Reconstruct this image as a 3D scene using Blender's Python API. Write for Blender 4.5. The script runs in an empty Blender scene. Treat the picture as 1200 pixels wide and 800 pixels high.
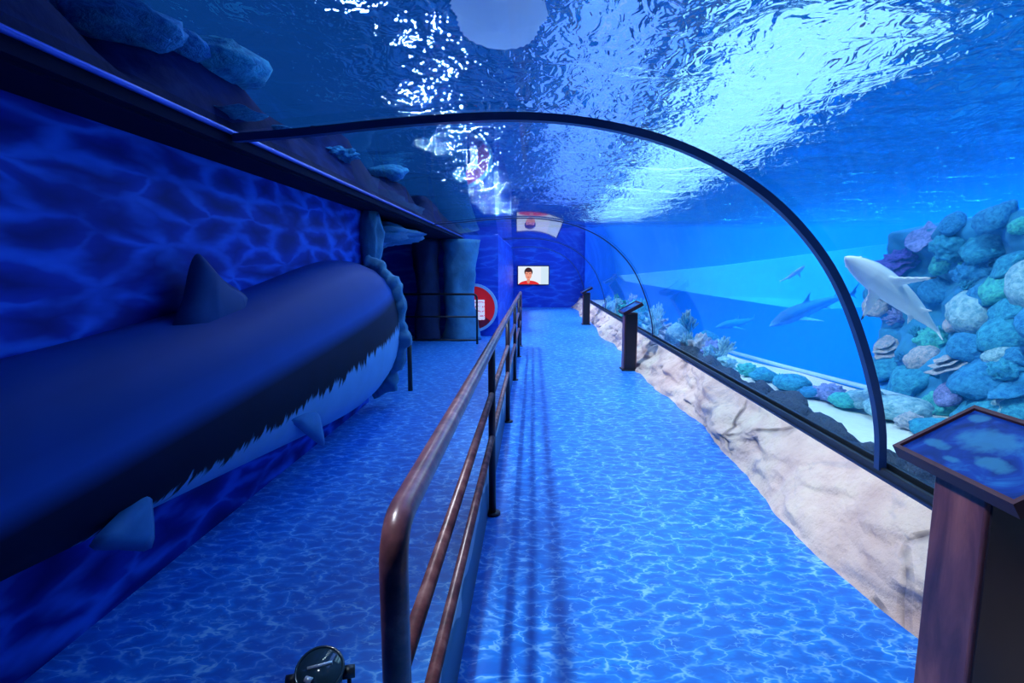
import bpy, bmesh, math, random
from mathutils import Vector, Matrix, noise, Euler
from mathutils.bvhtree import BVHTree
random.seed(7)
scene = bpy.context.scene
COL = scene.collection

# ------------------------------------------------------------------ camera
F_PX = 640.0
PITCH = math.atan(85 / 640)
YAW = math.atan(25 / 640 * math.cos(PITCH))
EYE = Vector((0, 0, 1.5))
cam_data = bpy.data.cameras.new('camera')
cam_data.sensor_width = 36
cam_data.lens = F_PX / 1200 * 36
cam_data.clip_end = 200
cam = bpy.data.objects.new('camera', cam_data)
COL.objects.link(cam)
cam.location = EYE
cam.rotation_euler = (math.pi / 2 - PITCH, 0, YAW)
scene.camera = cam
ROT = Euler((math.pi / 2 - PITCH, 0, YAW)).to_matrix()


def pix_ray(x, y):
    return (ROT @ Vector((x - 600, 400 - y, -F_PX))).normalized()


def pix(x, y, axis, val):
    """the point on the plane axis = val that shows at pixel x, y"""
    d = pix_ray(x, y)
    return EYE + d * ((val - EYE[axis]) / d[axis])


# ------------------------------------------------------------------ world, lights, exposure
world = bpy.data.worlds.new('hall_air')
scene.world = world
world.use_nodes = True
bg = world.node_tree.nodes['Background']
bg.inputs[0].default_value = (0.015, 0.19, 0.85, 1)
bg.inputs[1].default_value = 0.31
vs = scene.view_settings
vs.view_transform = 'Standard'
vs.look = 'None'
vs.gamma = 1
vs.use_curve_mapping = False
vs.exposure = 0.0


def area(name, loc, target, sx, sy, watts, color, shape='RECTANGLE', spread=180):
    l = bpy.data.lights.new(name, 'AREA')
    l.shape = shape
    l.size = sx
    l.size_y = sy
    l.energy = watts
    l.color = color
    l.spread = math.radians(spread)
    o = bpy.data.objects.new(name, l)
    COL.objects.link(o)
    o.location = loc
    d = Vector(target) - Vector(loc)
    o.rotation_euler = d.to_track_quat('-Z', 'Y').to_euler()
    return o


# long bright strip of lamps over the big tank, and a row of round lamps over the left edge
area('tank_lamp_strip', (3.15, 13.8, 5.2), (3.15, 13.8, 0), 2.0, 16.0, 540, (0.55, 0.85, 1.0))
area('violet_fill_strip', (1.0, 10.2, 5.6), (1.0, 10.2, 0), 1.2, 15.0, 260, (0.22, 0.34, 1.0))  # added fill, no known fixture; gives the ripples a violet tone
area('cyan_fill_strip', (8.5, 11.5, 5.2), (8.5, 11.5, 0), 6.0, 17.0, 9000, (0.03, 0.48, 1.0), spread=80)  # added fill that brightens the tank; narrow spread keeps its source unseen
for k in range(20):
    lx = -1.38 + .26 * (k % 3) + .05 * math.sin(k * 2.1)
    area('tank_lamp', (lx, 4.4 + .72 * k, 4.1), (lx + .4, 4.4 + .72 * k, 0), 0.09, 0.09, 12, (0.8, 0.88, 1.0), 'DISK')
for k in range(6):
    sl = bpy.data.lights.new('tank_spot', 'SPOT')
    sl.energy = 1500
    sl.color = (1.0, 0.93, 0.92)
    sl.spot_size = math.radians(64)
    sl.spot_blend = 0.7
    sl.shadow_soft_size = 0.09
    so = bpy.data.objects.new('tank_spot', sl)
    COL.objects.link(so)
    so.location = (-1.35, 1.3 + 3.4 * k, 4.2)
    so.rotation_euler = (Vector((1.85, 1.3 + 3.4 * k, 0)) - so.location).to_track_quat('-Z', 'Y').to_euler()


# added fill spotlight, no known fixture, brightening the reef and the pale shark
rl = bpy.data.lights.new('reef_fill_spot', 'SPOT')
rl.energy = 900
rl.color = (0.75, 0.95, 1.0)
rl.spot_size = math.radians(62)
rl.spot_blend = 0.8
rl.shadow_soft_size = 0.12
ro = bpy.data.objects.new('reef_fill_spot', rl)
COL.objects.link(ro)
ro.location = (1.0, 2.2, 3.9)
ro.rotation_euler = (Vector((3.3, 4.3, 1.2)) - ro.location).to_track_quat('-Z', 'Y').to_euler()

# ------------------------------------------------------------------ helpers
def link(o, parent=None):
    COL.objects.link(o)
    if parent is not None:
        o.parent = parent
    return o


def tag(o, label=None, cat=None, group=None, kind=None):
    if label: o['label'] = label
    if cat: o['category'] = cat
    if group: o['group'] = group
    if kind: o['kind'] = kind
    return o


def empty(name, loc=(0, 0, 0), rot=(0, 0, 0)):
    o = bpy.data.objects.new(name, None)
    o.empty_display_size = 0.1
    link(o)
    o.location = loc
    o.rotation_euler = rot
    return o


def mesh(name, verts, faces, mat, parent=None, smooth=False):
    me = bpy.data.meshes.new(name)
    me.from_pydata([tuple(v) for v in verts], [], faces)
    me.update()
    bm = bmesh.new()
    bm.from_mesh(me)
    bmesh.ops.recalc_face_normals(bm, faces=bm.faces)
    bm.to_mesh(me)
    bm.free()
    if smooth:
        for p in me.polygons: p.use_smooth = True
    if mat is not None: me.materials.append(mat)
    return link(bpy.data.objects.new(name, me), parent)


def sheet(name, fn, us, vs_, mat, parent=None, smooth=True, flip=False):
    """grid surface fn(u, v) over lists us, vs_ (no normal recalculation)"""
    nu, nv = len(us), len(vs_)
    verts = [tuple(fn(u, v)) for u in us for v in vs_]
    faces = []
    for i in range(nu - 1):
        for j in range(nv - 1):
            a = i * nv + j
            q = (a, a + nv, a + nv + 1, a + 1)
            faces.append(q[::-1] if flip else q)
    me = bpy.data.meshes.new(name)
    me.from_pydata(verts, [], faces)
    me.update()
    if smooth:
        for p in me.polygons: p.use_smooth = True
    me.materials.append(mat)
    return link(bpy.data.objects.new(name, me), parent)


def lin(a, b, n):
    return [a + (b - a) * i / (n - 1) for i in range(n)]


def box(name, lo, hi, mat, parent=None, bevel=0.0, segs=2):
    bm = bmesh.new()
    bmesh.ops.create_cube(bm, size=1)
    lo, hi = Vector(lo), Vector(hi)
    for v in bm.verts:
        v.co = Vector(((v.co.x + .5) * (hi.x - lo.x) + lo.x, (v.co.y + .5) * (hi.y - lo.y) + lo.y, (v.co.z + .5) * (hi.z - lo.z) + lo.z))
    if bevel:
        bmesh.ops.bevel(bm, geom=bm.edges[:], offset=bevel, segments=segs, affect='EDGES', profile=0.5)
    me = bpy.data.meshes.new(name)
    bm.to_mesh(me)
    bm.free()
    me.materials.append(mat)
    return link(bpy.data.objects.new(name, me), parent)


def tube_data(path, radii, n=12, caps=True):
    path = [Vector(p) for p in path]
    if not isinstance(radii, (list, tuple)): radii = [radii] * len(path)
    verts, faces = [], []
    ref = Vector((0, 0, 1))
    t0 = (path[1] - path[0]).normalized()
    if abs(t0.dot(ref)) > 0.9: ref = Vector((1, 0, 0))
    nrm = t0.cross(ref).normalized()
    for i, p in enumerate(path):
        if i == 0: t = path[1] - path[0]
        elif i == len(path) - 1: t = path[-1] - path[-2]
        else: t = (path[i + 1] - path[i]).normalized() + (path[i] - path[i - 1]).normalized()
        t.normalize()
        nrm = (nrm - t * nrm.dot(t)).normalized()
        b = t.cross(nrm)
        for k in range(n):
            a = 2 * math.pi * k / n
            verts.append(p + (nrm * math.cos(a) + b * math.sin(a)) * radii[i])
    for i in range(len(path) - 1):
        for k in range(n):
            k2 = (k + 1) % n
            faces.append((i * n + k, i * n + k2, (i + 1) * n + k2, (i + 1) * n + k))
    if caps:
        faces.append(tuple(range(n))[::-1])
        faces.append(tuple((len(path) - 1) * n + k for k in range(n)))
    return verts, faces


def tube(name, path, radii, mat, parent=None, n=12, caps=True):
    v, f = tube_data(path, radii, n, caps)
    return mesh(name, v, f, mat, parent, True)


def loft_data(rings, caps=True):
    n = len(rings[0])
    verts = [Vector(p) for r in rings for p in r]
    faces = []
    for i in range(len(rings) - 1):
        for k in range(n):
            k2 = (k + 1) % n
            faces.append((i * n + k, i * n + k2, (i + 1) * n + k2, (i + 1) * n + k))
    if caps:
        faces.append(tuple(range(n))[::-1])
        faces.append(tuple((len(rings) - 1) * n + k for k in range(n)))
    return verts, faces


def merge(*datas):
    V, Fc = [], []
    for v, f in datas:
        o = len(V)
        V += list(v)
        Fc += [tuple(i + o for i in q) for q in f]
    return V, Fc


def ico(sub, fn):
    bm = bmesh.new()
    bmesh.ops.create_icosphere(bm, subdivisions=sub, radius=1)
    bm.verts.ensure_lookup_table()
    V = [fn(v.co.copy()) for v in bm.verts]
    Fc = [tuple(v.index for v in f.verts) for f in bm.faces]
    bm.free()
    return V, Fc


def fbm(p, o=4):
    return noise.fractal(p, 1.0, 2.0, o)


def copy_thing(o, loc, rot=None, scale=None):
    c = o.copy()
    COL.objects.link(c)
    c.location = loc
    if rot is not None: c.rotation_euler = rot
    if scale is not None: c.scale = scale
    for ch in o.children:
        d = ch.copy()
        COL.objects.link(d)
        d.parent = c
        for g in ch.children:
            e = g.copy()
            COL.objects.link(e)
            e.parent = d
    return c


# ------------------------------------------------------------------ materials
class Mat:
    def __init__(s, name):
        s.m = bpy.data.materials.new(name)
        s.m.use_nodes = True
        s.t = s.m.node_tree
        s.t.nodes.clear()
        s.out = s.t.nodes.new('ShaderNodeOutputMaterial')

    def n(s, typ, ins=None, **props):
        nd = s.t.nodes.new('ShaderNode' + typ)
        for k, v in props.items(): setattr(nd, k, v)
        for k, v in (ins or {}).items(): s.set(nd, k, v)
        return nd

    def set(s, nd, k, v):
        if isinstance(v, bpy.types.NodeSocket): s.t.links.new(v, nd.inputs[k])
        else: nd.inputs[k].default_value = v

    def math(s, op, a, b=0.0, c=0.0):
        return s.n('Math', {0: a, 1: b, 2: c}, operation=op).outputs[0]

    def mix(s, fac, a, b):
        nd = s.n('Mix', data_type='RGBA')
        s.set(nd, 0, fac); s.set(nd, 6, a); s.set(nd, 7, b)
        return nd.outputs[2]

    def ramp(s, fac, stops):
        nd = s.n('ValToRGB', {0: fac})
        r = nd.color_ramp
        while len(r.elements) < len(stops): r.elements.new(0.5)
        for e, (p, c) in zip(r.elements, stops):
            e.position = p
            e.color = c if len(c) == 4 else (*c, 1)
        return nd.outputs[0]

    def coord(s, scale=(1, 1, 1), loc=(0, 0, 0), rot=(0, 0, 0)):
        tc = s.n('TexCoord')
        return s.n('Mapping', {0: tc.outputs['Object'], 1: loc, 2: rot, 3: scale}).outputs[0]

    def noise(s, vec, scale, detail=4, rough=0.5, dist=0.0):
        return s.n('TexNoise', {'Vector': vec, 'Scale': scale, 'Detail': detail, 'Roughness': rough, 'Distortion': dist})

    def bump(s, h, strength=0.3, dist=0.02):
        return s.n('Bump', {'Height': h, 'Strength': strength, 'Distance': dist}).outputs[0]

    def bsdf(s, color, rough=0.5, metal=0.0, normal=None, spec=0.5, emit=None, es=0.0):
        b = s.n('BsdfPrincipled', {'Roughness': rough, 'Metallic': metal, 'Specular IOR Level': spec})
        s.set(b, 'Base Color', color)
        if normal is not None: s.set(b, 'Normal', normal)
        if emit is not None:
            s.set(b, 'Emission Color', emit)
            s.set(b, 'Emission Strength', es)
        s.t.links.new(b.outputs[0], s.out.inputs[0])
        return s.m


def C(r, g, b): return (r, g, b, 1)


def plain(name, c, rough=0.5, metal=0.0, var=0.25, scale=6.0, bump=0.0, spec=0.5):
    m = Mat(name)
    v = m.coord()
    nz = m.noise(v, scale, 5)
    col = m.mix(nz.outputs[0], C(*[x * (1 - var) for x in c]), C(*[min(1, x * (1 + var)) for x in c]))
    nrm = m.bump(nz.outputs[0], bump, 0.05) if bump else None
    return m.bsdf(col, rough, metal, nrm, spec)


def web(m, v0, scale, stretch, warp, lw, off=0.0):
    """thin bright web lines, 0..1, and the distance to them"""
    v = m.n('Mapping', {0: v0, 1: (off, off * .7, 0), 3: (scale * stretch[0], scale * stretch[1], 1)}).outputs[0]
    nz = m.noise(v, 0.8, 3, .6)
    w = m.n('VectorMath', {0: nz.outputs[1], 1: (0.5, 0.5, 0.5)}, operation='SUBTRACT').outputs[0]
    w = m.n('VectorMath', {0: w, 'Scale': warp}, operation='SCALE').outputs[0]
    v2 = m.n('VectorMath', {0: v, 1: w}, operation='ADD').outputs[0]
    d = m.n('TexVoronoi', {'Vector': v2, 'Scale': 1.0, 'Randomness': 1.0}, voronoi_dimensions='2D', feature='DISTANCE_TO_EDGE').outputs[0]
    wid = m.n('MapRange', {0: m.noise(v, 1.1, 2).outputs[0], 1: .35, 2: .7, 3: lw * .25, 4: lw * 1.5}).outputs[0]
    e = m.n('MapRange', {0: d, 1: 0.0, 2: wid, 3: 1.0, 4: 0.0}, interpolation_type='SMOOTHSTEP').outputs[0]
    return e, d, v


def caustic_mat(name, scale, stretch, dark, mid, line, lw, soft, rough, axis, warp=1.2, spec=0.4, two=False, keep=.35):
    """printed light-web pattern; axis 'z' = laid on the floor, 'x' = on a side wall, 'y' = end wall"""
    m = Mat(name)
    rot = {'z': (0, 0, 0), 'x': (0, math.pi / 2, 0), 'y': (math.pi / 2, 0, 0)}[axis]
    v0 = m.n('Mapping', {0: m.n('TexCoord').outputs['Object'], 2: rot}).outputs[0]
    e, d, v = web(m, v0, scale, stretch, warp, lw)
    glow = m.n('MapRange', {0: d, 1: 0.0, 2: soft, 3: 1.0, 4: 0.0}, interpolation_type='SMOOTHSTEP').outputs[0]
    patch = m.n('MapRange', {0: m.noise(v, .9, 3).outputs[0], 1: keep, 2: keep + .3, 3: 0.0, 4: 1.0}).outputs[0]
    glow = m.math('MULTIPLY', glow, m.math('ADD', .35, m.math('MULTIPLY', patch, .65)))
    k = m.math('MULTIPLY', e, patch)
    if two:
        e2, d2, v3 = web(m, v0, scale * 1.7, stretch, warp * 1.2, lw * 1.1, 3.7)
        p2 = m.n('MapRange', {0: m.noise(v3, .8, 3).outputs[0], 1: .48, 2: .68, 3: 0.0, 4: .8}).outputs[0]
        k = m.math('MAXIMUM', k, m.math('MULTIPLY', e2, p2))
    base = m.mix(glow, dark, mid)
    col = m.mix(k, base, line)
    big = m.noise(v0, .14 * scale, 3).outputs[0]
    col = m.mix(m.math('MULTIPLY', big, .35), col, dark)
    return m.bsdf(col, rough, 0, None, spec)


M = {}
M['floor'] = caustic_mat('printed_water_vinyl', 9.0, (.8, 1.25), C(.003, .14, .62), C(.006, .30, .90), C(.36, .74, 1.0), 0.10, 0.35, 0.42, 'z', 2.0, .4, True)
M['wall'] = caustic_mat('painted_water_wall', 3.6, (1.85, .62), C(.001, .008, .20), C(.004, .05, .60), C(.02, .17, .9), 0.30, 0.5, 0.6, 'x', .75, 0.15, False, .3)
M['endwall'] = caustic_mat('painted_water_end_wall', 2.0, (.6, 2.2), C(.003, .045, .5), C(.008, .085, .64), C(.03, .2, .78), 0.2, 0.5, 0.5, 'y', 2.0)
M['black'] = plain('black_paint', (.012, .014, .02), .4)
M['darkmetal'] = plain('dark_blue_metal', (.012, .03, .10), .32, .3)
M['framepaint'] = plain('arch_frame_paint', (.008, .03, .12), .35)
M['trim'] = plain('blue_edge_glint', (.05, .12, .65), .3, .3)
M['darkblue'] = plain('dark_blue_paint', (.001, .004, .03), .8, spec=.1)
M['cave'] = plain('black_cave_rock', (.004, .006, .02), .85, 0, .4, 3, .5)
M['teal_rock'] = plain('teal_grey_rock', (.04, .2, .36), .8, 0, .55, 3.5, .8)
M['navy_rock'] = plain('navy_rock', (.008, .02, .08), .85, 0, .5, 3.0, .8)
M['sand'] = plain('white_sand', (.78, .80, .76), .9, 0, .12, 18, .2)
M['deep'] = plain('deep_blue_haze_paint', (.0, .22, .92), .6, 0, .12, .35)  # blue of the water haze put into the wall colour, besides the volume
M['pale'] = plain('pale_blue_tank_paint', (.45, .78, .97), .7, 0, .25, .6)
M['pipe'] = plain('pale_pipe', (.35, .6, .8), .4)
M['darkrock'] = plain('dark_grey_rock', (.05, .075, .12), .8, 0, .6, 9, .9)
M['reef'] = plain('reef_rock', (.025, .28, .54), .85, 0, .7, 2.2, .9)


def rail_mat():
    m = Mat('worn_rusty_rail_paint')
    v = m.coord()
    a = m.noise(v, 14, 6, .6).outputs[0]
    b = m.noise(v, 3, 3).outputs[0]
    col = m.ramp(a, [(.3, (.05, .018, .028)), (.5, (.17, .055, .065)), (.72, (.34, .16, .16))])
    col = m.mix(m.n('MapRange', {0: b, 1: .45, 2: .7, 3: 0, 4: .6}).outputs[0], col, C(.05, .03, .06))
    return m.bsdf(col, .33, .1, m.bump(a, .15, .01))


M['rail'] = rail_mat()
M['post'] = plain('dark_rail_post', (.03, .016, .03), .35, .2, .4, 12)


def rockwall_mat():
    m = Mat('cream_sculpted_rock')
    v = m.coord()
    big = m.noise(v, 1.6, 4, .55, .6).outputs[0]
    fine = m.noise(v, 9, 8, .65).outputs[0]
    stain = m.noise(m.coord((1, .45, 1.2)), 3.2, 5, .6, 1.2).outputs[0]
    col = m.ramp(big, [(.32, (.66, .42, .36)), (.5, (.88, .63, .52)), (.68, (.93, .75, .57))])
    col = m.mix(m.n('MapRange', {0: stain, 1: .56, 2: .72, 3: 0, 4: .7}).outputs[0], col, C(.30, .27, .38))
    col = m.mix(m.math('MULTIPLY', fine, .35), col, C(.45, .33, .33))
    vo = m.n('TexVoronoi', {'Vector': m.coord((1, .6, 1)), 'Scale': 2.3}, feature='DISTANCE_TO_EDGE').outputs[0]
    crack = m.n('MapRange', {0: vo, 1: 0, 2: .05, 3: 1, 4: 0}).outputs[0]
    crack = m.math('MULTIPLY', crack, m.n('MapRange', {0: m.noise(v, 2.4, 3).outputs[0], 1: .54, 2: .70, 3: 0, 4: .8}).outputs[0])
    col = m.mix(crack, col, C(.16, .11, .14))
    h = m.math('SUBTRACT', m.math('ADD', m.math('MULTIPLY', fine, .5), big), crack)
    return m.bsdf(col, .8, 0, m.bump(h, .9, .08), .2)


M['rockwall'] = rockwall_mat()


def acrylic_mat():
    m = Mat('clear_acrylic')
    geo = m.n('NewGeometry')
    dot = m.n('VectorMath', {0: geo.outputs['Incoming'], 1: geo.outputs['Normal']}, operation='DOT_PRODUCT').outputs['Value']
    gz = m.math('POWER', m.math('SUBTRACT', 1.0, m.math('ABSOLUTE', dot)), 8.0)
    fr = m.math('ADD', .03, m.math('MULTIPLY', gz, .85))      # Schlick, the same on both faces
    tr = m.n('BsdfTransparent', {0: C(.86, .95, 1.0)})
    gl = m.n('BsdfGlossy', {'Color': C(.9, .95, 1), 'Roughness': .03})
    mx = m.n('MixShader', {0: fr, 1: tr.outputs[0], 2: gl.outputs[0]})
    m.t.links.new(mx.outputs[0], m.out.inputs[0])
    return m.m


M['acrylic'] = acrylic_mat()


def water_mat():
    m = Mat('rippled_water')
    v = m.coord((1.0, .75, 1))
    h = m.noise(v, 8.5, 2, .5, .9).outputs[0]
    nb = m.bump(h, 1.0, .062)
    rf = m.n('BsdfRefraction', {'Color': C(.55, .85, 1), 'Roughness': 0.0, 'IOR': 1.22, 'Normal': nb})
    gl = m.n('BsdfGlossy', {'Color': C(.8, .92, 1), 'Roughness': .02, 'Normal': nb})
    tr = m.n('BsdfTransparent', {0: C(.75, .92, 1)})
    a = m.n('MixShader', {0: .50, 1: rf.outputs[0], 2: gl.outputs[0]})
    b = m.n('MixShader', {0: .55, 1: a.outputs[0], 2: tr.outputs[0]})
    m.t.links.new(b.outputs[0], m.out.inputs[0])
    return m.m


M['water'] = water_mat()

# ------------------------------------------------------------------ the setting
Y0, Y1 = -6.0, 21.5
RAIL_X, RAIL_Z = 1.87, 0.45
TRIM_X, TRIM_Z = -1.54, 2.19
WATER_Z = 3.05

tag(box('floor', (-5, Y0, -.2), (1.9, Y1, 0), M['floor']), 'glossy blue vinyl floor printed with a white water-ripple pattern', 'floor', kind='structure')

tag(box('ceiling_shade_slab', (-4.75, Y0, 2.36), (1.8, .75, 2.46), M['darkblue']), 'unseen dark slab added overhead to shade the start of the tunnel', 'ceiling', kind='structure')  # out-of-view slab added to keep light off the near left side

# left wall with painted ripples up to the recess
LW = -1.86
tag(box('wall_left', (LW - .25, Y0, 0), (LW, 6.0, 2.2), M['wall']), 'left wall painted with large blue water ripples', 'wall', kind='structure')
# ledge above the wall, carrying the tank edge
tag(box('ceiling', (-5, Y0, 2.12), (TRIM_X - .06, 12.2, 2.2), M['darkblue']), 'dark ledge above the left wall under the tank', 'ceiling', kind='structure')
tr_ = tag(empty('trim_1', (TRIM_X, 0, TRIM_Z)), 'metal channel that holds the left edge of the acrylic, its edge glint a blue tube', 'trim', kind='structure')
tube('edge_glint_tube', [(0, Y0, 0), (0, 12.2, 0)], .013, M['trim'], tr_, 10)  # glint along the acrylic edge, put in as a blue tube
box('channel', (-.07, Y0, -.06), (-.012, 12.2, .012), M['darkblue'], tr_)
# back of the recess and far block
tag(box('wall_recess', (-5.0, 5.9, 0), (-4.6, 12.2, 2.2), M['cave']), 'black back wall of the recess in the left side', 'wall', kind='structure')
tag(box('wall_block', (-5.0, 12.2, 0), (-.78, Y1, 2.24), M['endwall']), 'blue painted wall behind the side railing', 'wall', kind='structure')
tag(box('wall_end', (-5, Y1, -3.2), (16, Y1 + .2, 3.3), M['endwall']), 'far end wall painted with blue water', 'wall', kind='structure')
tag(box('wall_back', (-5, Y0 - .2, -.2), (16, Y0, 6), M['darkblue']), 'dark wall closing the tunnel behind the viewer', 'wall', kind='structure')
tag(box('wall_tank_left', (-5.0, Y0, 2.2), (-4.8, Y1, 3.12), M['darkblue']), 'dark blue side wall of the tank above the left ledge', 'wall', kind='structure')
tag(box('wall_tank_right', (14, Y0, -3.2), (14.2, Y1, 3.12), M['deep']), 'deep blue far side wall of the big tank', 'wall', kind='structure')
tag(box('wall_tank_far', (1.95, 20.9, -3.2), (14, 21.1, 3.12), M['deep']), 'deep blue end wall of the big tank', 'wall', kind='structure')
tag(box('floor_tank', (1.6, Y0, -3.4), (14, Y1, -3.2), M['deep']), 'deep blue bottom of the big tank', 'floor', kind='structure')

# pale slope at the end of the tank
pts = [(3.2, 1.25), (7.0, 1.62), (13.6, 2.5), (13.6, .2), (10, .0), (6.4, .55), (3.4, 1.05)]
vv = [(x, 20.9, z) for x, z in pts] + [(x, 20.45 + .1 * math.sin(x), z) for x, z in pts]
n_ = len(pts)
ff = [tuple(range(n_)), tuple(range(n_, 2 * n_))[::-1]] + [(i, (i + 1) % n_, n_ + (i + 1) % n_, n_ + i) for i in range(n_)]
tag(mesh('pale_slope', vv, ff, M['pale']), 'pale blue sloping bank across the end wall of the big tank', 'bank', kind='structure')

# acrylic tunnel
ARC = [(1.87, .45), (1.862, .6), (1.84, .74), (1.79, .93), (1.70, 1.18), (1.57, 1.46), (1.405, 1.68), (1.235, 1.845), (1.09, 1.95), (.96, 2.03), (.745, 2.13), (.53, 2.198), (.274, 2.252), (.05, 2.275), (-.15, 2.282), (-.35, 2.277), (-.55, 2.268), (-.81, 2.249), (-1.05, 2.226), (-1.3, 2.205), (-1.54, 2.19)]
# smooth the profile with Catmull-Rom
PROF = []
for i in range(len(ARC) - 1):
    p0, p1, p2, p3 = [Vector(ARC[max(0, min(len(ARC) - 1, j))]) for j in (i - 1, i, i + 1, i + 2)]
    for k in range(4):
        t = k / 4
        PROF.append(.5 * ((2 * p1) + (p2 - p0) * t + (2 * p0 - 5 * p1 + 4 * p2 - p3) * t * t + (3 * p1 - p0 - 3 * p2 + p3) * t ** 3))
PROF.append(Vector(ARC[-1]))
for _ in range(6):
    PROF = [PROF[0]] + [(PROF[i - 1] + PROF[i] * 2 + PROF[i + 1]) / 4 for i in range(1, len(PROF) - 1)] + [PROF[-1]]
ARCHES = [-2.78, 2.86, 8.5, 14.1, 19.7]
ends = [Y0] + ARCHES + [Y1]
tun = tag(empty('window_1', (0, 0, 0)), 'clear acrylic tunnel vault between the walkway and the water', 'window', kind='structure')
for a, b in zip(ends[:-1], ends[1:]):
    sheet('acrylic_pane', lambda u, v: (PROF[int(v)].x, u, PROF[int(v)].y), [a, b], list(range(len(PROF))), M['acrylic'], tun)
for ya in ARCHES:
    rings = []
    for i, p in enumerate(PROF):
        q0, q1 = PROF[max(0, i - 1)], PROF[min(len(PROF) - 1, i + 1)]
        t = (q1 - q0).normalized()
        nn = Vector((-t.y, t.x))
        if nn.dot(Vector((0, 1.0)) - p) < 0: nn = -nn
        hw, th_ = (.022, .045) if ya < 3 else (.012, .022)
        a_, b_ = p + nn * .006, p + nn * th_
        rings.append([(a_.x, ya - hw, a_.y), (b_.x, ya - hw, b_.y), (b_.x, ya + hw, b_.y), (a_.x, ya + hw, a_.y)])
    v, f = loft_data(rings)
    mesh('arch_frame', v, f, M['framepaint'], tun)

# channel along the right foot of the acrylic
tr2 = tag(empty('trim_2', (RAIL_X, 0, RAIL_Z)), 'black double channel along the top of the cream rock wall', 'trim', kind='structure')
box('channel', (-.035, Y0, -.05), (-.012, Y1, .012), M['black'], tr2, .004)
box('channel', (.015, Y0, -.05), (.04, Y1, .03), M['black'], tr2, .004)
box('channel_bed', (-.05, Y0, -.08), (.05, Y1, -.03), M['darkmetal'], tr2)


# sculpted cream rock wall under the acrylic
def rock_right(y, t):
    b = 1.585 + .055 * math.sin(y * 1.35 + .4) + .05 * noise.noise(Vector((y * .9, 3.3, 0)))
    x = b + (1.825 - b) * (t ** .9)
    z = .42 * t
    bulge = math.sin(math.pi * min(1, t * 1.05)) * .5 + .3 * (1 - t)
    d = .15 * fbm(Vector((y * 1.25, t * 1.3, 1.7)), 6) + .10 * abs(noise.noise(Vector((y * 2.3 + t, t * 2.4, 9)))) - .05 * max(0, .35 - abs(noise.noise(Vector((y * 1.1, t * 2.2 + y * .5, 4))))) * 2.5 + .05
    x -= d * bulge * (1 if t < .97 else 0)
    if t >= .999: x, z = 1.84, .415
    return (x, y, z)


ys = [Y0 + (Y1 - Y0) * i / 800 for i in range(801)]
tag(sheet('wall_right', rock_right, ys, lin(0, 1, 40), M['rockwall'], flip=True), 'low cream and pink sculpted rock wall along the right of the walkway', 'wall', kind='structure')


# ledge of sand in the tank beside the acrylic
def ledge_out(y):
    if y < 4: return 5.2
    if y < 8: return 3.54 - (y - 4) * .23
    return 2.62 + .05 * math.sin(y)


def ledge(y, t):
    x = 1.9 + (ledge_out(y) - 1.9) * t
    return (x, y, .33 + .035 * noise.noise(Vector((x * 1.6, y * 1.3, 0))) * min(1, t * 6))


ysl = lin(Y0, 20.88, 180)
tag(sheet('sand_ledge', ledge, ysl, lin(0, 1, 14), M['sand']), 'white sand ledge in the tank behind the acrylic', 'sand', kind='stuff')


def drop(y, t):
    x = ledge_out(y) + .12 * math.sin(t * 7 + y) * t * (1 - t) * 2 + .3 * t
    return (x + .12 * noise.noise(Vector((y, t * 4, 5))) * t, y, .33 - 3.6 * t)


tag(sheet('reef_drop', drop, ysl, lin(0, 1, 14), M['reef']), 'blue rock face dropping from the sand ledge into the deep tank', 'rock', kind='structure')

# the water itself: blue haze between the acrylic, the surface and the tank walls
def haze_mat():
    m = Mat('blue_tank_water')
    sc = m.n('VolumeScatter', {'Color': C(.02, .36, 1.0), 'Density': .085, 'Anisotropy': .1})
    ab = m.n('VolumeAbsorption', {'Color': C(.02, .40, 1.0), 'Density': .06})
    ad = m.n('AddShader', {0: sc.outputs[0], 1: ab.outputs[0]})
    m.t.links.new(ad.outputs[0], m.out.inputs['Volume'])
    return m.m


tag(box('tank_water', (1.93, -5.98, -3.19), (13.98, 20.88, 2.9), haze_mat()), 'clear blue water filling the big tank', 'water', kind='stuff')

# water surface, rippled
NX, NY = 330, 420
wx = lin(-4.79, 13.99, NX)
wy = [-5.9 + 26.78 * (i / (NY - 1)) ** 1.25 for i in range(NY)]


def wave(y, x):
    p = Vector((x, y, 0))
    h = .085 * noise.noise(Vector((x * .9, y * 1.5, .3))) + .05 * noise.noise(Vector((x * 2.1 + y * .6, y * 3.0, 4))) + .024 * noise.noise(Vector((x * 4.6, y * 6.0, 7)))
    return (x, y, WATER_Z + h)


tag(sheet('water_surface', wave, wy, wx, M['water']), 'rippled water surface above the tunnel seen from below', 'water', kind='stuff')


# ------------------------------------------------------------------ handrails
def bend(p0, corner, p1, r, n=6):
    """points of a rounded corner"""
    p0, c, p1 = Vector(p0), Vector(corner), Vector(p1)
    a = c + (p0 - c).normalized() * r
    b = c + (p1 - c).normalized() * r
    return [(a * (1 - t) ** 2 + c * 2 * t * (1 - t) + b * t * t) for t in [i / n for i in range(n + 1)]]


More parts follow.
